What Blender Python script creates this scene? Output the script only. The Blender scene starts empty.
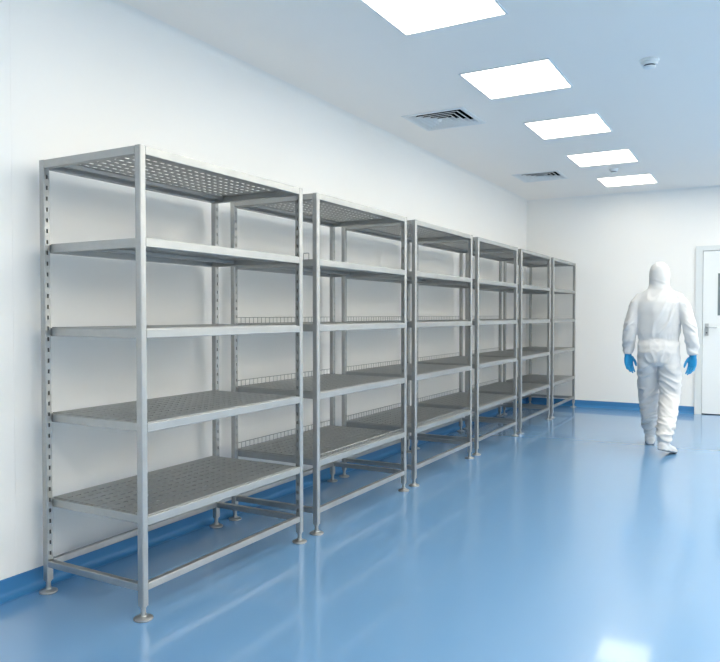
import bpy, bmesh, math, random
from mathutils import Vector, Matrix, noise

random.seed(4)
sc = bpy.context.scene
COL = sc.collection
PI = math.pi

# ------------------------------------------------------------------ materials
def new_mat(name):
    m = bpy.data.materials.new(name)
    m.use_nodes = True
    nt = m.node_tree
    return m, nt, nt.nodes['Principled BSDF']

def noise_mix(nt, scale, a, b, socket, stretch=None, detail=3.0):
    """drive a socket by a noise between two values (colours or floats)"""
    tc = nt.nodes.new('ShaderNodeTexCoord')
    mp = nt.nodes.new('ShaderNodeMapping')
    if stretch: mp.inputs['Scale'].default_value = stretch
    n = nt.nodes.new('ShaderNodeTexNoise')
    n.inputs['Scale'].default_value = scale
    n.inputs['Detail'].default_value = detail
    nt.links.new(tc.outputs['Object'], mp.inputs['Vector'])
    nt.links.new(mp.outputs['Vector'], n.inputs['Vector'])
    if isinstance(a, tuple):
        r = nt.nodes.new('ShaderNodeMix'); r.data_type = 'RGBA'
        r.inputs[6].default_value = (*a, 1); r.inputs[7].default_value = (*b, 1)
        nt.links.new(n.outputs['Fac'], r.inputs[0]); nt.links.new(r.outputs[2], socket)
    else:
        r = nt.nodes.new('ShaderNodeMapRange')
        r.inputs['From Min'].default_value = .3; r.inputs['From Max'].default_value = .7
        r.inputs['To Min'].default_value = a; r.inputs['To Max'].default_value = b
        nt.links.new(n.outputs['Fac'], r.inputs['Value']); nt.links.new(r.outputs[0], socket)
    return n

def add_bump(nt, bsdf, n, strength, dist):
    b = nt.nodes.new('ShaderNodeBump')
    b.inputs['Strength'].default_value = strength; b.inputs['Distance'].default_value = dist
    nt.links.new(n.outputs['Fac'], b.inputs['Height']); nt.links.new(b.outputs['Normal'], bsdf.inputs['Normal'])

def paint(name, col, rough=.5, var=.012, spec=.5):
    m, nt, b = new_mat(name)
    lo = tuple(max(0, c - var) for c in col); hi = tuple(min(1, c + var) for c in col)
    noise_mix(nt, 3.0, lo, hi, b.inputs['Base Color'])
    b.inputs['Roughness'].default_value = rough
    b.inputs['Specular IOR Level'].default_value = spec
    return m

M_WALL = paint('wall_paint', (.875, .872, .858), .42, .006)
M_CEIL = paint('ceiling_paint', (.93, .89, .85), .6, .006, .3)
M_DOOR = paint('door_laminate', (.80, .83, .84), .4, .006)
M_FRAME = paint('door_frame_paint', (.70, .74, .75), .4, .006)
M_WHITE = paint('white_powder_coat', (.80, .82, .83), .45, .006)
M_BLADE = paint('vent_blade_paint', (.80, .82, .83), .5, .006)
M_DUCT_AND_SHADE = paint('duct_dark_and_louvre_shade', (.012, .018, .022), .9, .003, .1)
M_DARK = paint('dark_plastic', (.03, .035, .04), .5, .005)
M_SKIN = paint('skin', (.55, .36, .27), .55, .02)
M_SUIT = paint('coverall_fabric', (.59, .597, .605), .85, .01, .25)
M_SOLE = paint('shoe_sole', (.16, .21, .27), .7, .02, .2)
M_MASK = paint('mask_fabric', (.74, .78, .82), .8, .01, .2)
M_CHROME, nt, b = new_mat('brushed_handle_metal')
b.inputs['Metallic'].default_value = 1; b.inputs['Base Color'].default_value = (.5, .52, .53, 1); b.inputs['Roughness'].default_value = .35
noise_mix(nt, 60, .3, .42, b.inputs['Roughness'])

M_STEEL, nt, b = new_mat('stainless_steel')
b.inputs['Metallic'].default_value = 1
n = noise_mix(nt, 14, (.41, .42, .418), (.47, .48, .478), b.inputs['Base Color'], (1, 1, .4))
noise_mix(nt, 30, .42, .52, b.inputs['Roughness'], (1, .3, 1))

M_WIRE, nt, b = new_mat('guard_wire')
b.inputs['Metallic'].default_value = 1
noise_mix(nt, 40, (.30, .32, .33), (.38, .40, .41), b.inputs['Base Color'])
b.inputs['Roughness'].default_value = .4

M_GLOVE, nt, b = new_mat('nitrile_glove')
noise_mix(nt, 25, (.003, .215, .47), (.006, .25, .54), b.inputs['Base Color'])
b.inputs['Roughness'].default_value = .45

M_FLOOR, nt, b = new_mat('blue_epoxy_floor')
b.inputs['Base Color'].default_value = (.128, .286, .505, 1)
noise_mix(nt, .4, .235, .262, b.inputs['Roughness'])
b.inputs['IOR'].default_value = 1.95
b.inputs['Coat Weight'].default_value = .45; b.inputs['Coat Roughness'].default_value = .06; b.inputs['Coat IOR'].default_value = 1.5

M_COVE, nt, b = new_mat('blue_coving')
noise_mix(nt, 1.3, (.036, .19, .42), (.044, .205, .445), b.inputs['Base Color'], None, 5)
b.inputs['Roughness'].default_value = .42

M_GLASS, nt, b = new_mat('tinted_vision_glass')
noise_mix(nt, 2, (.17, .21, .22), (.20, .24, .25), b.inputs['Base Color'])
b.inputs['Roughness'].default_value = .12

def lamp(name, strength):
    m, nt, b = new_mat(name)
    b.inputs['Base Color'].default_value = (.9, .9, .9, 1)
    b.inputs['Emission Color'].default_value = (1.0, .918, .765, 1)
    b.inputs['Emission Strength'].default_value = strength
    return m
M_FILL_LAMP = lamp('fill_lamp_diffuser', 9.0)
M_LAMP_DIM = lamp('lamp_diffuser_dimmed', 3.3)     # the row beside the racks is dimmed

# ------------------------------------------------------------------ helpers
def obj(name, bm, mat, parent=None, smooth=False, loc=None, recalc=True):
    if recalc: bmesh.ops.recalc_face_normals(bm, faces=bm.faces)
    me = bpy.data.meshes.new(name)
    bm.to_mesh(me); bm.free()
    if smooth:
        for p in me.polygons: p.use_smooth = True
    for m in (mat if isinstance(mat, (list, tuple)) else [mat]): me.materials.append(m)
    o = bpy.data.objects.new(name, me); COL.objects.link(o)
    if parent: o.parent = parent
    if loc: o.location = loc
    return o

def thing(name, label, cat, loc=(0, 0, 0), group=None, rz=0):
    o = bpy.data.objects.new(name, None); COL.objects.link(o)
    o.empty_display_size = .1
    o.location = loc; o.rotation_euler = (0, 0, rz)
    o['label'] = label; o['category'] = cat
    if group: o['group'] = group
    return o

def struct(o):
    o['kind'] = 'structure'
    return o

def copy_tree(o, parent=None):
    c = o.copy(); COL.objects.link(c)
    if parent: c.parent = parent
    for ch in list(o.children): copy_tree(ch, c)
    return c

def box(bm, lo, hi, bevel=0, seg=2):
    vs = [bm.verts.new((x, y, z)) for x in (lo[0], hi[0]) for y in (lo[1], hi[1]) for z in (lo[2], hi[2])]
    idx = [(0, 1, 3, 2), (4, 6, 7, 5), (0, 4, 5, 1), (2, 3, 7, 6), (0, 2, 6, 4), (1, 5, 7, 3)]
    fs = [bm.faces.new([vs[i] for i in f]) for f in idx]
    if bevel:
        es = list({e for f in fs for e in f.edges})
        bmesh.ops.bevel(bm, geom=es, offset=bevel, segments=seg, affect='EDGES', profile=.5)

def lathe(bm, prof, n=24, at=(0, 0, 0)):
    rings = []
    for r, z in prof:
        if r < 1e-6: rings.append([bm.verts.new((at[0], at[1], at[2] + z))])
        else: rings.append([bm.verts.new((at[0] + r * math.cos(2 * PI * k / n), at[1] + r * math.sin(2 * PI * k / n), at[2] + z)) for k in range(n)])
    for a, b_ in zip(rings, rings[1:]):
        for k in range(n):
            j = (k + 1) % n
            if len(a) == 1 and len(b_) == 1: continue
            if len(a) == 1: bm.faces.new((a[0], b_[k], b_[j]))
            elif len(b_) == 1: bm.faces.new((a[k], b_[0], a[j]))
            else: bm.faces.new((a[k], b_[k], b_[j], a[j]))

def tube(bm, pts, r, n=6):
    pts = [Vector(p) for p in pts]
    rings = []
    up0 = None
    for i, p in enumerate(pts):
        d = (pts[min(i + 1, len(pts) - 1)] - pts[max(i - 1, 0)]).normalized()
        ref = Vector((0, 0, 1)) if abs(d.z) < .9 else Vector((1, 0, 0))
        if up0 is not None: ref = up0
        a = (ref - d * ref.dot(d))
        if a.length < 1e-4: a = Vector((1, 0, 0)) - d * d.x
        a.normalize(); up0 = a
        b_ = d.cross(a)
        rings.append([bm.verts.new(p + (a * math.cos(2 * PI * k / n) + b_ * math.sin(2 * PI * k / n)) * r) for k in range(n)])
    for a, b_ in zip(rings, rings[1:]):
        for k in range(n): bm.faces.new((a[k], a[(k + 1) % n], b_[(k + 1) % n], b_[k]))
    bm.faces.new(rings[0]); bm.faces.new(list(reversed(rings[-1])))

def ring_frame(bm, ox0, oy0, ox1, oy1, t, z0, z1, bevel=.0025):
    """a welded rectangular frame of square bar"""
    def rect(a, b_, c, d, z): return [bm.verts.new((x, y, z)) for x, y in ((a, b_), (c, b_), (c, d), (a, d))]
    o0, o1 = rect(ox0, oy0, ox1, oy1, z0), rect(ox0, oy0, ox1, oy1, z1)
    i0, i1 = rect(ox0 + t, oy0 + t, ox1 - t, oy1 - t, z0), rect(ox0 + t, oy0 + t, ox1 - t, oy1 - t, z1)
    fs = []
    for k in range(4):
        j = (k + 1) % 4
        fs += [bm.faces.new((o0[k], o0[j], o1[j], o1[k])), bm.faces.new((i0[j], i0[k], i1[k], i1[j])),
               bm.faces.new((o1[k], o1[j], i1[j], i1[k])), bm.faces.new((o0[j], o0[k], i0[k], i0[j]))]
    if bevel:
        es = [e for e in {e for f in fs for e in f.edges} if len({round(v.co.z, 5) for v in e.verts}) == 1 and (e.verts[0].co.x == e.verts[1].co.x or e.verts[0].co.y == e.verts[1].co.y)]
        bmesh.ops.bevel(bm, geom=es, offset=bevel, segments=2, affect='EDGES', profile=.5)

# ------------------------------------------------------------------ the room
XL, XR, YN, YF, ZC = -2.88, 5.20, -2.0, 9.87, 2.835

bm = bmesh.new(); box(bm, (XL - .1, YN - .1, -.1), (XR + .1, YF + .1, 0)); struct(obj('floor', bm, M_FLOOR))

# side wall: panels with narrow sealed joints
bm = bmesh.new()
prof = [(XL, YN)]
for yj in (-.39, 2.0):
    prof += [(XL, yj - .0012), (XL - .001, yj - .0007), (XL - .001, yj + .0007), (XL, yj + .0012)]
prof += [(XL, YF), (XL - .1, YF), (XL - .1, YN)]
vb = [bm.verts.new((x, y, 0)) for x, y in prof]; vt = [bm.verts.new((x, y, ZC)) for x, y in prof]
for k in range(len(prof)):
    j = (k + 1) % len(prof); bm.faces.new((vb[k], vb[j], vt[j], vt[k]))
bm.faces.new(vt); bm.faces.new(list(reversed(vb)))
struct(obj('wall_left', bm, M_WALL))

# far wall with the door opening
DX0, DX1, DZ = -.725, .385, 2.10          # outer edges of the door frame
bm = bmesh.new()
prof = [(XL - .1, 0), (DX0, 0), (DX0, DZ), (DX1, DZ), (DX1, 0), (XR + .1, 0), (XR + .1, ZC), (XL - .1, ZC)]
va = [bm.verts.new((x, YF, z)) for x, z in prof]; vb = [bm.verts.new((x, YF + .1, z)) for x, z in prof]
bm.faces.new(va); bm.faces.new(list(reversed(vb)))
for k in range(len(prof)):
    j = (k + 1) % len(prof); bm.faces.new((va[k], va[j], vb[j], vb[k]))
struct(obj('wall_back', bm, M_WALL))
bm = bmesh.new(); box(bm, (XR, YN, 0), (XR + .1, YF, ZC)); struct(obj('wall_right', bm, M_WALL))
bm = bmesh.new(); box(bm, (XL - .1, YN - .1, 0), (XR + .1, YN, ZC)); struct(obj('wall_front', bm, M_WALL))

# ceiling with square openings for the two air diffusers
VENTS = [(-2.27, 5.44), (-2.235, 8.22)]
VH = .237
xs = sorted({XL - .1, XR + .1} | {v[0] + s * VH for v in VENTS for s in (-1, 1)})
ys = sorted({YN - .1, YF + .1} | {v[1] + s * VH for v in VENTS for s in (-1, 1)})
bm = bmesh.new()
g = [[bm.verts.new((x, y, ZC)) for y in ys] for x in xs]
for i in range(len(xs) - 1):
    for j in range(len(ys) - 1):
        cx, cy = (xs[i] + xs[i + 1]) / 2, (ys[j] + ys[j + 1]) / 2
        if any(abs(cx - v[0]) < VH and abs(cy - v[1]) < VH for v in VENTS): continue
        bm.faces.new((g[i][j], g[i][j + 1], g[i + 1][j + 1], g[i + 1][j]))
r_ = bmesh.ops.extrude_face_region(bm, geom=list(bm.faces))
for v in [e for e in r_['geom'] if isinstance(e, bmesh.types.BMVert)]: v.co.z += .02
struct(obj('ceiling', bm, M_CEIL))

def sweep_profile(name, prof, mat, p0, p1, smooth=True):
    """closed 2-D profile (out, z) swept from p0 to p1; out is measured to the left of the travel direction"""
    bm = bmesh.new()
    p0, p1 = Vector(p0), Vector(p1)
    d = (p1 - p0).normalized(); out = Vector((-d.y, d.x, 0))
    A = [bm.verts.new(p0 + out * o + Vector((0, 0, z))) for o, z in prof]
    B = [bm.verts.new(p1 + out * o + Vector((0, 0, z))) for o, z in prof]
    for k in range(len(prof)):
        j = (k + 1) % len(prof); bm.faces.new((A[k], A[j], B[j], B[k]))
    bm.faces.new(A); bm.faces.new(list(reversed(B)))
    return struct(obj(name, bm, mat))

RC = .035
ceil_prof = [(0, 0), (0, -RC)] + [(RC - RC * math.cos(t), -RC + RC * math.sin(t)) for t in [PI / 2 * k / 6 for k in range(1, 6)]] + [(RC, 0)]
sweep_profile('trim_1', ceil_prof, M_WALL, (XL, YF, ZC), (XL, YN, ZC))
sweep_profile('trim_2', ceil_prof, M_WALL, (XR, YF, ZC), (XL, YF, ZC))
RB = .035; TB = .004; HB = .090
base_prof = [(0, 0), (0, HB), (TB, HB - .003)] + [(TB + RB - RB * math.cos(t), RB - RB * math.sin(t)) for t in [PI / 2 * k / 6 for k in range(0, 7)]]
base_prof[-1] = (TB + RB, .0006)
sweep_profile('baseboard_left', base_prof, M_COVE, (XL, YF, 0), (XL, YN, 0))
sweep_profile('baseboard_back', base_prof, M_COVE, (DX0, YF, 0), (XL, YF, 0))
sweep_profile('baseboard_back_side', base_prof, M_COVE, (XR, YF, 0), (DX1, YF, 0)).name = 'baseboard_back.001'
sweep_profile('baseboard_right', base_prof, M_COVE, (XR, YN, 0), (XR, YF, 0))

# door
LX0, LX1 = -.640, .300
bm = bmesh.new(); box(bm, (LX0, YF - .012, .012), (LX1, YF + .03, 2.035), .002)
door = struct(obj('door_1', bm, M_DOOR))
bm = bmesh.new()                                    # frame: an upside-down U
fo = [(DX0, 0), (DX0, DZ), (DX1, DZ), (DX1, 0), (LX1 + .004, 0), (LX1 + .004, 2.039), (LX0 - .004, 2.039), (LX0 - .004, 0)]
A = [bm.verts.new((x, YF - .022, z)) for x, z in fo]; B = [bm.verts.new((x, YF + .06, z)) for x, z in fo]
bm.faces.new(A); bm.faces.new(list(reversed(B)))
for k in range(8): bm.faces.new((A[k], A[(k + 1) % 8], B[(k + 1) % 8], B[k]))
obj('door_frame', bm, M_FRAME, door)
bm = bmesh.new(); box(bm, (LX0 - .02, YF + .031, 0), (LX1 + .02, YF + .1, 2.06)); obj('door_backing', bm, M_DARK, door)
wx0, wx1, wz0, wz1 = -.475, .135, 1.235, 1.755
bm = bmesh.new(); box(bm, (wx0, YF - .0145, wz0), (wx1, YF - .0118, wz1), .0008); vp = obj('vision_panel', bm, M_GLASS, door)
bm = bmesh.new()
V = [(wx0 - .016, wz0 - .016, wx1 + .016, wz1 + .016), (wx0, wz0, wx1, wz1)]
def rect4(q, y): return [bm.verts.new((x, y, z)) for x, z in ((q[0], q[1]), (q[2], q[1]), (q[2], q[3]), (q[0], q[3]))]
o0, i0, o1, i1 = rect4(V[0], YF - .0165), rect4(V[1], YF - .0165), rect4(V[0], YF - .0118), rect4(V[1], YF - .0118)
for k in range(4):
    j = (k + 1) % 4
    for q in ((o0[k], o0[j], i0[j], i0[k]), (o0[k], o1[k], o1[j], o0[j]), (i0[k], i0[j], i1[j], i1[k])): bm.faces.new(q)
obj('glazing_bead', bm, M_DOOR, vp)
bm = bmesh.new(); box(bm, (-.616, YF - .020, .985), (-.572, YF - .0119, 1.135), .004)
plate = obj('handle_plate', bm, M_CHROME, door)
bm = bmesh.new(); tube(bm, [(-.594, YF - .018, 1.09), (-.594, YF - .060, 1.09), (-.585, YF - .068, 1.09), (-.560, YF - .070, 1.09), (-.475, YF - .068, 1.089)], .0095, 10)
obj('door_handle', bm, M_CHROME, plate, True)
bm = bmesh.new(); lathe(bm, [(0, 0), (.009, 0), (.009, .006), (0, .006)], 14)
for v in bm.verts: v.co = Vector((-.594 + v.co.x, YF - .0205 - v.co.z * .4, 1.02 + v.co.y))
obj('keyhole', bm, M_DARK, plate)

# ------------------------------------------------------------------ ceiling lights
LW, LD = .575, .61
def make_light():
    t = thing('ceiling_light', 'x', 'ceiling light', group='square ceiling light panels')
    bm = bmesh.new()
    ring_frame(bm, -LW / 2 - .012, -LD / 2 - .012, LW / 2 + .012, LD / 2 + .012, .012, -.006, 0, .001)
    obj('frame', bm, M_WHITE, t)
    bm = bmesh.new(); box(bm, (-LW / 2, -LD / 2, -.0035), (LW / 2, LD / 2, -.0003))
    obj('diffuser', bm, M_LAMP_DIM, t)
    return t
proto = make_light()
row_labels = ['large bright square ceiling panel cut off by the top edge of the photo',
              'bright square ceiling panel just beyond the one cut by the top edge',
              'bright square ceiling panel in the middle of the row of five',
              'bright square ceiling panel with a small round detector just behind it',
              'bright square ceiling panel closest to the back wall']
first = True
bright = None
def put_light(x, y, label):
    global first, bright
    o = proto if first else copy_tree(proto)
    if x > -1 and not (x < 2 and y > 8.5):                                     # the full-strength rows added out of view for fill light
        for c in o.children:
            if c.name.startswith('diffuser'):
                if bright is None:
                    bright = c.data.copy(); bright.materials[0] = M_FILL_LAMP
                c.data = bright
    first = False
    o.location = (x, y, ZC); o['label'] = label
for i, lab in enumerate(row_labels):
    put_light(-1.482 + .020 * i, 3.38 + 1.395 * i, lab)
put_light(-1.50, 1.985, 'square ceiling panel of the rack-side row, above the first rack')
words_ = ['first', 'second', 'third', 'fourth', 'fifth', 'sixth', 'seventh']
FILL_ROWS = ((.12, 'second'), (1.55, 'third'), (2.95, 'fourth'), (4.35, 'fifth'))  # unseen panel rows added to fill in light behind the racks
for x, row in FILL_ROWS:
    for i in range(7):
        put_light(x, 8.96 - 1.395 * i, 'added unseen fill light panel of the %s row out from the racks, %s from the back wall' % (row, words_[i]))

# ------------------------------------------------------------------ air diffusers
def make_vent():
    t = thing('ceiling_vent', 'x', 'vent', group='square ceiling air vents')
    bm = bmesh.new(); ring_frame(bm, -.262, -.262, .262, .262, .027, -.006, 0, .002); obj('frame', bm, M_WHITE, t)
    bm = bmesh.new()
    for k in range(5):
        h = .231 - k * .044
        loops = []
        for hh, z in ((h, -.004), (h - .008, -.004), (h - .034, .030), (h - .034, .032), (h - .009, -.002), (h, -.002)):
            loops.append([bm.verts.new((sx * hh, sy * hh, z)) for sx, sy in ((-1, -1), (1, -1), (1, 1), (-1, 1))])
        for li, (a, b_) in enumerate(zip(loops, loops[1:] + loops[:1])):
            for q in range(4):
                f = bm.faces.new((a[q], a[(q + 1) % 4], b_[(q + 1) % 4], b_[q]))
                if li in (2, 3, 4): f.material_index = 1      # cone backs painted dark to stand in for the shade inside
    obj('louvre', bm, [M_BLADE, M_DUCT_AND_SHADE], t)
    bm = bmesh.new()                                   # dark duct box above, open at the bottom
    z0, z1, h = .0, .16, VH
    lo = [bm.verts.new((sx * h, sy * h, z0)) for sx, sy in ((-1, -1), (1, -1), (1, 1), (-1, 1))]
    hi = [bm.verts.new((sx * h, sy * h, z1)) for sx, sy in ((-1, -1), (1, -1), (1, 1), (-1, 1))]
    for q in range(4): bm.faces.new((lo[q], lo[(q + 1) % 4], hi[(q + 1) % 4], hi[q]))
    bm.faces.new(hi)
    obj('duct', bm, M_DUCT_AND_SHADE, t)
    return t
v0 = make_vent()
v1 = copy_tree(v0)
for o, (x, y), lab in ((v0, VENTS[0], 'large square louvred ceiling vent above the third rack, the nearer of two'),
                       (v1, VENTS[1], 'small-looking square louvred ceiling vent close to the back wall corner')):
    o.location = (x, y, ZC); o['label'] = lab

# ------------------------------------------------------------------ smoke detectors
def make_detector():
    t = thing('smoke_detector', 'x', 'smoke detector', group='smoke detectors')
    bm = bmesh.new(); lathe(bm, [(0, 0), (.058, 0), (.058, -.010), (.054, -.013), (0, -.013)], 32); obj('base', bm, M_WHITE, t, True)
    bm = bmesh.new(); lathe(bm, [(0, -.013), (.047, -.013), (.049, -.024), (.046, -.033), (0, -.033)], 32); obj('housing', bm, M_WHITE, t)
    bm = bmesh.new(); lathe(bm, [(0, -.033), (.034, -.033), (.034, -.042), (0, -.042)], 32); obj('sensor_slot', bm, M_DARK, t)
    bm = bmesh.new(); lathe(bm, [(0, -.042), (.038, -.042), (.036, -.048), (.025, -.052), (0, -.053)], 32); obj('sensor_cap', bm, M_WHITE, t, True)
    return t
d0 = make_detector(); d1 = copy_tree(d0)
d0.location = (-.628, 4.80, ZC); d0['label'] = 'round white smoke detector alone on the open ceiling near the top of the photo'
d1.location = (-1.425, 8.19, ZC); d1['label'] = 'small round smoke detector between the last two ceiling light panels'
d1.scale = (.85, .85, .85)

# ------------------------------------------------------------------ steel racks
FX = -2.1805; D = .623; L = 1.1688; GAP = .1401; Y0 = 2.0789; H = 1.9322; PW = .032; PZ0 = .056
BX = -D                                             # local x: 0 = front face, -D = back face; local y: 0..L

def post_mesh(name, slot_sides):
    """hollow square post standing at its centre; slot_sides among '+x','-x','+y','-y'"""
    bm = bmesh.new()
    h = PW / 2; c = .0035; s = .0042
    zc = [PZ0]
    z = .17
    slots = []
    while z < H - .05:
        slots.append((z, z + .018)); z += .048
    for a, b_ in slots: zc += [a, b_]
    zc.append(H)
    prof = []
    def side(name_, pts):
        for k, p in enumerate(pts): prof.append((p, name_ if k == 1 else None))
    # walk round the section; the middle strip of each side may hold slots
    side('+x', [(h, -h + c), (h, -s), (h, s)]); prof.append(((h, h - c), None))
    side('+y', [(h - c, h), (s, h), (-s, h)]); prof.append(((-h + c, h), None))
    side('-x', [(-h, h - c), (-h, s), (-h, -s)]); prof.append(((-h, -h + c), None))
    side('-y', [(-h + c, -h), (-s, -h), (s, -h)]); prof.append(((h - c, -h), None))
    rings = [[bm.verts.new((p[0], p[1], zz)) for p, _ in prof] for zz in zc]
    n = len(prof)
    for r in range(len(zc) - 1):
        hole = r % 2 == 1
        for k in range(n):
            if hole and prof[k][1] in slot_sides: continue
            bm.faces.new((rings[r][k], rings[r][(k + 1) % n], rings[r + 1][(k + 1) % n], rings[r + 1][k]))
    bm.faces.new(rings[-1]); bm.faces.new(list(reversed(rings[0])))
    bmesh.ops.recalc_face_normals(bm, faces=bm.faces)
    cen = sum((f.calc_center_median().dot(f.normal) for f in bm.faces if abs(f.normal.z) < .1))
    if cen < 0: bmesh.ops.reverse_faces(bm, faces=bm.faces)
    vs0 = {v: v.co.copy() for v in bm.verts}
    bmesh.ops.solidify(bm, geom=list(bm.faces), thickness=.0018)
    return bm

def perforated_plate(bm, x0, x1, y0, y1, z, t=.003):
    """flat sheet with staggered rows of slots running along y"""
    px, py = .056, .044
    sw, sl = .013, .027
    m = .030
    nr = int((x1 - x0 - 2 * m) / px)
    mx = (x1 - x0 - (nr - 1) * px) / 2
    xc = [x0]
    for i in range(nr):
        c = x0 + mx + i * px; xc += [c - sw / 2, c + sw / 2]
    xc.append(x1)
    ny = int((y1 - y0 - 2 * m) / (py / 2))
    ny -= ny % 2
    my = (y1 - y0 - ny * py / 2) / 2
    # cuts at a, a+q.. : slots of even rows at k*py, odd rows shifted by half a pitch
    ev = []
    yc = set([y0, y1])
    half = sl / 2
    cen = [y0 + my + k * py / 2 for k in range(ny + 1)]
    for c in cen: yc |= {round(c - half, 6), round(c + half, 6)}
    yc = sorted(yc)
    g = [[bm.verts.new((x, y, z)) for y in yc] for x in xc]
    fs = []
    for i in range(len(xc) - 1):
        hole_row = i % 2 == 1
        par = ((i - 1) // 2) % 2
        for j in range(len(yc) - 1):
            if hole_row:
                c = (yc[j] + yc[j + 1]) / 2
                if any(abs(c - cc) < half for k, cc in enumerate(cen) if k % 2 == par): continue
            fs.append(bm.faces.new((g[i][j], g[i + 1][j], g[i + 1][j + 1], g[i][j + 1])))
    vs = {v for f in fs for v in f.verts}
    for v in [v for row in g for v in row if v not in vs]: bm.verts.remove(v)
    bmesh.ops.recalc_face_normals(bm, faces=fs)
    bmesh.ops.solidify(bm, geom=fs, thickness=t)

def channel(bm, x, y0, y1, z, w=.030, h=.016):
    box(bm, (x - w / 2, y0, z - h), (x + w / 2, y1, z), .001, 1)

def shelf_bm():
    """origin at the top edge, local x -D..0, y between the posts"""
    bm = bmesh.new()
    a, b_ = PW, L - PW
    ring_frame(bm, BX + .003, a, -.0015, b_, .014, -.037, 0, .0030)
    perforated_plate(bm, BX + .0175, -.0155, a + .0145, b_ - .0145, -.004, .008)
    for x in (BX + .17, -.17): channel(bm, x, a + .016, b_ - .016, -.0060, .036, .018)
    return bm

def bar(lo, hi, bev=.003):
    bm = bmesh.new(); box(bm, lo, hi, bev, 2); return bm

def foot_bm():
    bm = bmesh.new()
    lathe(bm, [(0, 0), (.038, 0), (.040, .003), (.039, .007), (.030, .011), (.016, .015), (.0145, .018), (.0145, .022), (.0105, .022), (.0105, .050),
               (.0145, .050), (.0145, PZ0), (0, PZ0)], 24)
    return bm

def guard_bm(front):
    bm = bmesh.new()
    hgt = .026 if front else .040
    x = -.012 if front else BX + .012
    y0, y1 = PW + .012, L - PW - .012
    r = .0021
    tube(bm, [(x, y0, .001), (x, y0, hgt), (x, y0 + .004, hgt + .001), (x, y1 - .004, hgt + .001), (x, y1, hgt), (x, y1, .001)], r, 6)
    tube(bm, [(x, y0, .005), (x, y1, .005)], r * .8, 5)
    n = 26 if not front else 34
    for k in range(1, n):
        y = y0 + (y1 - y0) * k / n
        tube(bm, [(x, y, .001), (x, y, hgt)], r * .75, 5)
    return bm

LEVELS_Z = [.4204, .8034, 1.1889, 1.5609]
def make_rack():
    t = thing('storage_rack', 'x', 'storage rack', group='steel storage racks along the side wall')
    h = PW / 2
    # posts; slots face inwards
    fm = None
    for (x, y, ss) in ((BX + h, h, ('+x',)), (BX + h, L - h, ('+x',)), (-h, h, ('+y',)), (-h, L - h, ('-y',))):
        p = obj('post', post_mesh('post', ss), M_STEEL, t, loc=(x, y, 0), recalc=False)
        if fm is None:
            f = obj('levelling_foot', foot_bm(), M_STEEL, p); fm = f.data
        else:
            f = bpy.data.objects.new('levelling_foot', fm); COL.objects.link(f); f.parent = p
    # top rails and bottom rails between the posts
    zt0, zt1 = H - .036, H - .0005
    for kind, z0, z1, th in (('top_rail', zt0, zt1, .030), ('bottom_rail', .117, .147, .028)):
        i = (PW - th) / 2
        obj(kind, bar((-PW + i, PW, z0), (-i, L - PW, z1)), M_STEEL, t)
        obj(kind, bar((BX + i, PW, z0), (BX + PW - i, L - PW, z1)), M_STEEL, t)
        obj(kind, bar((BX + PW, i, z0), (-PW, PW - i, z1)), M_STEEL, t)
        obj(kind, bar((BX + PW, L - PW + i, z0), (-PW, L - i, z1)), M_STEEL, t)
    # perforated top sheet sits inside the top rails
    bm = bmesh.new()
    perforated_plate(bm, BX + PW, -PW, PW, L - PW, -.006, .0016)
    channel(bm, BX + .092, PW + .002, L - PW - .002, -.0080, .008, .020)
    obj('top_panel', bm, M_STEEL, t, loc=(0, 0, H))
    sm = None
    for z in LEVELS_Z:
        if sm is None:
            s = obj('shelf', shelf_bm(), M_STEEL, t, loc=(0, 0, z)); sm = s.data
        else:
            s = bpy.data.objects.new('shelf', sm); COL.objects.link(s); s.parent = t; s.location = (0, 0, z)
    return t

rack = make_rack()
gb = gf = None
racks = [rack]
for i in range(1, 6): racks.append(copy_tree(rack))
labels = ['steel storage rack at the near end of the row, largest in view, no wire guards',
          'second steel storage rack from the near end of the row, wire guards on its shelves',
          'third steel storage rack from the near end, below the nearer ceiling vent',
          'fourth steel storage rack from the near end of the row, third from the back wall',
          'steel storage rack second from the back wall, just before the end one',
          'steel storage rack at the far end of the row, next to the back wall']
for i, r in enumerate(racks):
    r.location = (FX, Y0 + i * (L + GAP), 0); r['label'] = labels[i]
    if i == 0: continue
    shelves = sorted([c for c in r.children if c.name.startswith('shelf')], key=lambda c: c.location.z)
    for k, s in enumerate(shelves):
        if i < 5:
            if gb is None: g_ = obj('wire_guard', guard_bm(False), M_WIRE, s); gb = g_.data
            else:
                g_ = bpy.data.objects.new('wire_guard', gb); COL.objects.link(g_); g_.parent = s
        if k == 0 and i in (1, 2):
            if gf is None: g_ = obj('front_guard', guard_bm(True), M_STEEL, s); gf = g_.data
            else:
                g_ = bpy.data.objects.new('front_guard', gf); COL.objects.link(g_); g_.parent = s
        if k == 3 and i == 1:
            bm = bmesh.new()
            tube(bm, [(-0.080, PW + .006, -.01), (-0.080, PW + .006, .036), (-0.082, PW + .006, .039), (-0.114, PW + .006, .039), (-0.116, PW + .006, .036), (-0.116, PW + .006, -.01)], .0022, 6)
            obj('wire_hook', bm, M_WIRE, s)

# ------------------------------------------------------------------ the person
def loft(bm, rings, n=20):
    """rings: (centre, half-width a, half-depth b, axis) ; cross-sections perpendicular to axis, width along local x"""
    R = []
    for c, a, b_, ax in rings:
        c = Vector(c); ax = Vector(ax).normalized()
        u = Vector((1, 0, 0)); u = (u - ax * u.dot(ax)).normalized(); w = ax.cross(u)
        R.append([bm.verts.new(c + u * (a * math.cos(2 * PI * k / n)) + w * (b_ * math.sin(2 * PI * k / n))) for k in range(n)])
    for p, q in zip(R, R[1:]):
        for k in range(n): bm.faces.new((p[k], p[(k + 1) % n], q[(k + 1) % n], q[k]))
    bm.faces.new(list(reversed(R[0]))); bm.faces.new(R[-1])

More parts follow.
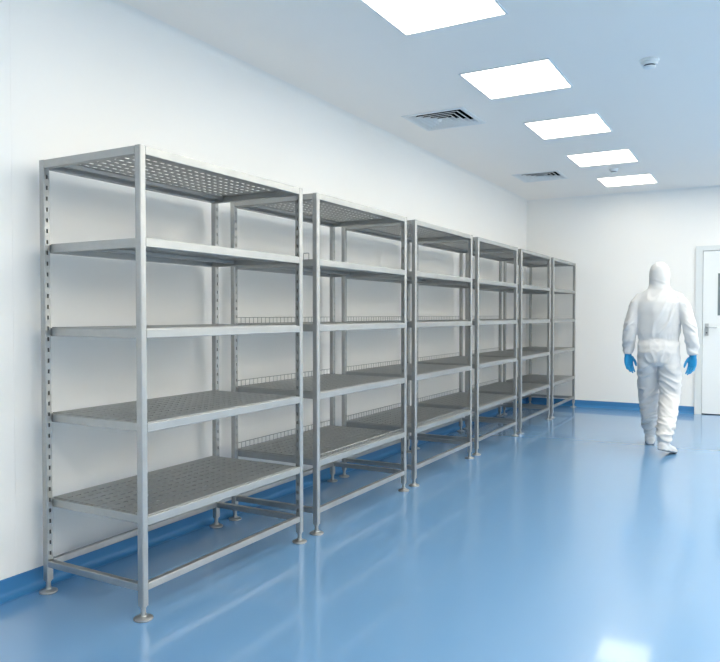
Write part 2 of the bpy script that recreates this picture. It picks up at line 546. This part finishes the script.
def chain(bm, pts, n=16):
    """pts: (x,y,z,a,b): axis follows the path"""
    rings = []
    P = [Vector(p[:3]) for p in pts]
    for i, p in enumerate(pts):
        ax = P[min(i + 1, len(P) - 1)] - P[max(i - 1, 0)]
        rings.append((P[i], p[3], p[4] if len(p) > 4 else p[3], ax))
    loft(bm, rings, n)

def ball(bm, c, r, sub=2):
    m = Matrix.Translation(c) @ Matrix.Diagonal((*r, 1))
    bmesh.ops.create_icosphere(bm, subdivisions=sub + 1, radius=1, matrix=m)

def fuse(name, bm, voxel, smooth_it=4, disp=None, keep=None, mat=None, parent=None, factor=.5):
    """union the overlapping shapes into one continuous skin, relax it, then push folds into it"""
    bmesh.ops.recalc_face_normals(bm, faces=bm.faces)
    me = bpy.data.meshes.new('tmp'); bm.to_mesh(me); bm.free()
    o = bpy.data.objects.new('tmp', me); COL.objects.link(o)
    md = o.modifiers.new('r', 'REMESH'); md.mode = 'VOXEL'; md.voxel_size = voxel
    dg = bpy.context.evaluated_depsgraph_get()
    m2 = bpy.data.meshes.new_from_object(o.evaluated_get(dg))
    bpy.data.objects.remove(o); bpy.data.meshes.remove(me)
    b2 = bmesh.new(); b2.from_mesh(m2); bpy.data.meshes.remove(m2)
    for _ in range(smooth_it): bmesh.ops.smooth_vert(b2, verts=b2.verts, factor=factor, use_axis_x=True, use_axis_y=True, use_axis_z=True)
    if disp:
        b2.normal_update()
        dd = [(v, v.normal.copy() * disp(v.co)) for v in b2.verts]
        for v, d in dd: v.co += d
    if keep:
        bmesh.ops.delete(b2, geom=[f for f in b2.faces if not keep(f.calc_center_median())], context='FACES')
    return obj(name, b2, mat, parent, True, recalc=False)

PX, PY = -.822, 7.06
person = thing('person', 'person in a white hooded coverall and blue gloves walking away beside the racks', 'person', (PX, PY, 0), rz=.03)

# skeleton joints
LH, LK, LA = Vector((-.092, .01, .90)), Vector((-.098, .16, .50)), Vector((-.092, .30, .10))
RH, RK, RA = Vector((.092, -.01, .90)), Vector((.100, .03, .50)), Vector((.074, -.25, .13))
LS, LE, LWr = Vector((-.185, 0, 1.39)), Vector((-.243, -.03, 1.13)), Vector((-.268, .03, .885))
RS, RE, RWr = Vector((.185, 0, 1.39)), Vector((.262, -.05, 1.13)), Vector((.288, -.02, .89))

def smoothstep(a, b_, x):
    t = max(0, min(1, (x - a) / (b_ - a))); return t * t * (3 - 2 * t)
def gauss(x, m, s): return math.exp(-((x - m) / s) ** 2)

def ridge(v):
    """creases: sharp crests where the noise crosses zero"""
    return 1 - min(1, abs(noise.noise(v)) * 3.2)

def folds(p):
    x, y, z = p
    s = 1 if x > 0 else -1
    arm = smoothstep(.19, .23, abs(x)) if .86 < z < 1.36 else 0
    d = .002 * noise.noise(Vector((x * 12, y * 12, z * 10)))
    if z > 1.50:                                            # hood
        d += .006 * gauss(z, 1.54, .04) * (ridge(Vector((x * 10 + z * 14, y * 9, z * 20))) - .4)
    elif arm > 0:                                           # sleeves: slanting creases gathered at elbow and cuff
        amp = .007 + .006 * gauss(z, 1.10, .09) + .004 * gauss(z, .93, .05)
        d += arm * amp * (ridge(Vector((x * 7 * s, y * 7, z * 17 + x * s * 12))) - .4)
    elif z > 1.02:                                          # back: slanting drags
        d += .009 * (ridge(Vector((x * 9 - z * 5, y * 4, z * 3.2 + x * 4))) - .4) * smoothstep(1.02, 1.12, z) * (1 - smoothstep(1.38, 1.5, z))
        d += .006 * gauss(z, 1.045, .03) * (ridge(Vector((x * 26, y * 8, z * 6))) - .4)
    elif z > .80:
        d += .007 * (ridge(Vector((x * 9 * s + z * 5, y * 5, z * 9 - abs(x) * 9))) - .4)
    else:                                                   # legs: gathered at knee and ankle
        amp = .007 + .005 * gauss(z, .58, .12) + .010 * gauss(z, .20, .09)
        d += amp * (ridge(Vector((x * 6, y * 6, z * (14 if z > .34 else 24) + s * x * 10))) - .4)
    return d

bm = bmesh.new()
# torso from crotch to neck
up = (0, 0, 1)
loft(bm, [((0, 0, .775), .115, .09, up), ((0, 0, .82), .172, .120, up), ((0, -.01, .90), .186, .132, up), ((0, -.008, .965), .184, .124, up),
          ((0, 0, 1.005), .174, .108, up), ((0, .004, 1.03), .176, .110, up), ((0, 0, 1.08), .184, .122, up), ((0, -.004, 1.18), .186, .130, up),
          ((0, -.008, 1.28), .194, .132, up), ((0, -.008, 1.36), .204, .122, up), ((0, 0, 1.42), .185, .100, up), ((0, .008, 1.465), .125, .085, up),
          ((0, .014, 1.50), .080, .080, up), ((0, .018, 1.54), .074, .084, up)], 32)
# shoulders and sleeves
for S, E, W in ((LS, LE, LWr), (RS, RE, RWr)):
    sx = 1 if S.x > 0 else -1
    mid1, mid2 = S.lerp(E, .45), E.lerp(W, .5)
    chain(bm, [(S.x - .085 * sx, 0, 1.425, .050, .062), (S.x - .03 * sx, 0, 1.398, .054, .066), (S.x + .004 * sx, -.004, 1.35, .060, .070), (mid1.x + .004 * sx, mid1.y, mid1.z, .058, .064), (E.x, E.y, E.z, .058, .060),
               (mid2.x, mid2.y, mid2.z, .058, .058), (W.x, W.y, W.z + .06, .054, .052), (W.x, W.y, W.z + .02, .046, .044), (W.x, W.y, W.z - .005, .041, .040)], 20)
# trouser legs
for Hh, K, A, lean in ((LH, LK, LA, 0), (RH, RK, RA, 0)):
    m1, m2 = Hh.lerp(K, .5), K.lerp(A, .5)
    chain(bm, [(Hh.x * .98, Hh.y, Hh.z + .01, .092, .108), (Hh.x * 1.02, Hh.y + .01, .80, .094, .108), (m1.x, m1.y, m1.z, .098, .100), (K.x * .97, K.y, K.z, .091, .090), (m2.x, m2.y - .008, m2.z, .081, .086),
               (A.x + (m2.x - A.x) * .35, A.y + (m2.y - A.y) * .35, A.z + .10, .076, .080), (A.x, A.y, A.z + .03, .066, .070), (A.x, A.y, A.z - .005, .055, .058)], 24)
# hood
hc = Vector((.0, .03, 1.615))
loft(bm, [((0, .018, 1.49), .098, .090, up), ((0, .020, 1.52), .088, .092, up), ((0, .024, 1.56), .087, .102, up), ((0, .028, 1.61), .090, .111, up), ((0, .026, 1.655), .087, .107, up),
          ((0, .024, 1.69), .074, .092, up), ((0, .022, 1.715), .052, .064, up), ((0, .022, 1.729), .022, .028, up)], 28)
def face_open(c):
    return not (c.y > .085 and c.z > 1.535 and ((c.x / .066) ** 2 + ((c.z - 1.615) / .078) ** 2) < 1)
coverall = fuse('coverall', bm, .0075, 4, folds, face_open, M_SUIT, person)

# body inside the coverall: one continuous figure with a face
bm = bmesh.new()
loft(bm, [((0, 0, .80), .11, .08, up), ((0, 0, .90), .150, .098, up), ((0, 0, 1.02), .138, .084, up), ((0, 0, 1.2), .150, .096, up), ((0, 0, 1.34), .16, .09, up), ((0, 0, 1.42), .12, .07, up),
          ((0, .012, 1.47), .055, .055, up), ((0, .02, 1.53), .05, .055, up)], 24)
for S, E, W in ((LS, LE, LWr), (RS, RE, RWr)):
    sx = 1 if S.x > 0 else -1
    chain(bm, [(S.x - .06 * sx, 0, 1.39, .045), (S.x, 0, 1.375, .045), (E.x, E.y, E.z, .038), (W.x, W.y, W.z, .026), (W.x, W.y, W.z - .03, .024, .018)], 14)
for Hh, K, A in ((LH, LK, LA), (RH, RK, RA)):
    chain(bm, [(Hh.x, Hh.y, Hh.z - .02, .072), (Hh.x, Hh.y + .01, .78, .074), (K.x, K.y, K.z, .046), (*(K.lerp(A, .35)), .044), (*(K.lerp(A, .75)), .034), (A.x, A.y, A.z, .030)], 16)
loft(bm, [((0, .05, 1.505), .030, .045, up), ((0, .045, 1.53), .052, .065, up), ((0, .035, 1.57), .066, .080, up), ((0, .028, 1.62), .073, .090, up), ((0, .024, 1.665), .070, .086, up), ((0, .022, 1.70), .045, .055, up), ((0, .022, 1.712), .015, .02, up)], 24)
ball(bm, (0, .124, 1.595), (.013, .020, .022)); ball(bm, (0, .112, 1.62), (.009, .012, .03))       # nose
ball(bm, (0, .108, 1.558), (.022, .012, .010))                                                      # lips
ball(bm, (0, .104, 1.640), (.045, .016, .010))                                                      # brow
for s in (-1, 1): ball(bm, (s * .074, .02, 1.60), (.008, .018, .030))                                # ears
body = fuse('body', bm, .006, 3, None, None, M_SKIN, person)
for s in (-1, 1):
    bm = bmesh.new(); ball(bm, (s * .030, .1075, 1.618), (.011, .008, .007)); obj('eye', bm, M_DARK, person, True)
bm = bmesh.new()
ball(bm, (0, .085, 1.567), (.060, .054, .045))
bmesh.ops.delete(bm, geom=[f for f in bm.faces if f.calc_center_median().y < .07], context='FACES')
obj('face_mask', bm, M_MASK, person, True)

# hands in blue gloves: palm, four fingers of different length and a thumb, slightly curled
def make_glove(wrist, u, nrm, down):
    u, nrm, down = Vector(u).normalized(), Vector(nrm).normalized(), Vector(down).normalized()
    u = (u - down * u.dot(down)).normalized(); nn = down.cross(u)
    if nn.dot(nrm) < 0: nn = -nn
    def P(a, b_, c): return wrist + u * a + nn * b_ + down * c
    bm = bmesh.new()
    def ell(c, a, b_, k=18): return [bm.verts.new(c + u * (a * math.cos(2 * PI * i / k)) + nn * (b_ * math.sin(2 * PI * i / k))) for i in range(k)]
    R = [ell(P(0, 0, -.045), .036, .031), ell(P(0, 0, -.02), .035, .029), ell(P(0, 0, .005), .032, .024), ell(P(0, 0, .035), .040, .020), ell(P(0, .001, .07), .043, .017), ell(P(0, .002, .098), .040, .013)]
    for p, q in zip(R, R[1:]):
        for k in range(18): bm.faces.new((p[k], p[(k + 1) % 18], q[(k + 1) % 18], q[k]))
    bm.faces.new(R[0]); bm.faces.new(R[-1])
    def finger(base, segs, spread, curl, r, curl0=.12):
        pts = [base]; ang = curl0; p = base
        for ln, cu in zip(segs, curl):
            ang += cu
            d = down * math.cos(ang) + nn * math.sin(ang) + u * spread
            p = p + d.normalized() * ln; pts.append(p)
        full = [pts[0] - (pts[1] - pts[0]).normalized() * .02] + pts
        rr = [r, r * 1.02, r, r * .93, r * .72]
        chain(bm, [(*q, ra, ra) for q, ra in zip(full, rr)], 10)
        ball(bm, full[-1], (rr[-1],) * 3, 1); ball(bm, full[2], (r * 1.05,) * 3, 1)
    finger(P(.030, .002, .096), (.038, .023, .018), .03, (.16, .30, .25), .0098)
    finger(P(.010, .002, .100), (.042, .026, .019), .0, (.22, .34, .28), .0100)
    finger(P(-.011, .002, .097), (.039, .024, .018), -.02, (.28, .38, .30), .0096)
    finger(P(-.030, .002, .089), (.031, .019, .015), -.05, (.32, .40, .32), .0086)
    # thumb leaves the side of the palm near its base
    tb = P(.034, .006, .030)
    t1 = tb + (u * .40 + down * .85 + nn * .34).normalized() * .038
    t2 = t1 + (u * .08 + down * .92 + nn * .42).normalized() * .029
    t3 = t2 + (u * -.06 + down * .90 + nn * .45).normalized() * .021
    b0 = P(.014, .004, .016)
    chain(bm, [(*b0, .014, .014), (*tb, .0150, .0150), (*t1, .0118, .0118), (*t2, .0110, .0110), (*t3, .0078, .0078)], 10)
    ball(bm, t3, (.0078,) * 3, 1)
    def cuff(c):
        z = (c - wrist).dot(down)
        return .0012 * math.sin(z * 420) * (1 - smoothstep(.005, .02, z)) + (.0022 if z < -.038 else 0)
    return fuse('glove', bm, .0026, 3, cuff, None, M_GLOVE, person)
make_glove(LWr + Vector((0, 0, -.012)), (.88, .48, 0), (.48, -.88, 0), (.10, -.02, -1))
make_glove(RWr + Vector((0, 0, -.012)), (-.88, .48, 0), (-.48, -.88, 0), (-.06, .0, -1))

# soft overshoes
def make_shoe(A, yaw, pitch, toe_z):
    """A: ankle; the foot points along yaw, heel lifted by pitch about the ball of the foot"""
    bm = bmesh.new()
    n = 20
    def sec(y, w, hgt, z0=0.0):
        r = []
        for k in range(n):
            t = 2 * PI * k / n
            x, z = w * math.cos(t), math.sin(t)
            z = z0 + (hgt * (.5 + .5 * z) if z > -.55 else 0) if True else 0
            if math.sin(t) < -.55: z = z0
            r.append(bm.verts.new((x, y, z)))
        return r
    R = [sec(-.078, .020, .050), sec(-.070, .036, .075), sec(-.045, .044, .098), sec(0, .046, .105), sec(.05, .049, .088), sec(.10, .054, .070), sec(.15, .054, .060), sec(.185, .045, .050), sec(.205, .026, .036)]
    for p, q in zip(R, R[1:]):
        for k in range(n): bm.faces.new((p[k], p[(k + 1) % n], q[(k + 1) % n], q[k]))
    bm.faces.new(R[0]); bm.faces.new(R[-1])
    chain(bm, [(0, -.022, .06, .050, .055), (0, -.02, .11, .052, .056), (0, -.022, .16, .056, .062), (0, -.024, .19, .058, .064)], 20)
    def wr(c):
        return .0035 * math.sin(c.z * 110 + c.y * 40 + noise.noise(c * 9) * 3) * smoothstep(.02, .06, c.z)
    o = fuse('shoe_cover', bm, .006, 3, wr, None, [M_SUIT, M_SOLE], person)
    me = o.data
    for p in me.polygons:
        if p.center.z < .012: p.material_index = 1
    ball_y = .135
    T = Matrix.Translation((0, ball_y, 0)) @ Matrix.Rotation(-pitch, 4, 'X') @ Matrix.Translation((0, -ball_y, 0))
    Rz = Matrix.Rotation(yaw, 4, 'Z')
    Mx = Rz @ T
    heel = Mx @ Vector((0, -.02, .10))
    me.transform(Mx)
    me.transform(Matrix.Diagonal((.9, .9, .9, 1))); heel = heel * .9
    off = Vector((A.x - heel.x, A.y - heel.y, 0))
    me.transform(Matrix.Translation(off))
    zmin = min(v.co.z for v in me.vertices)
    me.transform(Matrix.Translation((0, 0, -zmin + .0008)))
    me.update()
    return o
make_shoe(LA, .12, 0.0, 0)
make_shoe(RA, -.42, .22, 0)

# ------------------------------------------------------------------ camera, world, view
cam = bpy.data.cameras.new('camera'); co = bpy.data.objects.new('camera', cam); COL.objects.link(co)
cam.sensor_width = 36; cam.sensor_fit = 'HORIZONTAL'; cam.lens = 714.55 / 720 * 36
co.location = (0, 0, 1.25); co.rotation_euler = (PI / 2 - .0234, 0, .512)
cam.clip_start = .05; cam.clip_end = 60
sc.camera = co

w = bpy.data.worlds.new('world'); sc.world = w; w.use_nodes = True
w.node_tree.nodes['Background'].inputs[0].default_value = (.5, .55, .6, 1)
w.node_tree.nodes['Background'].inputs[1].default_value = .02

sc.view_settings.view_transform = 'Standard'; sc.view_settings.look = 'None'
sc.view_settings.gamma = 1; sc.view_settings.use_curve_mapping = False
sc.view_settings.exposure = .98
sc.cycles.max_bounces = 12; sc.cycles.diffuse_bounces = 8; sc.cycles.glossy_bounces = 6
sc.cycles.use_denoising = True
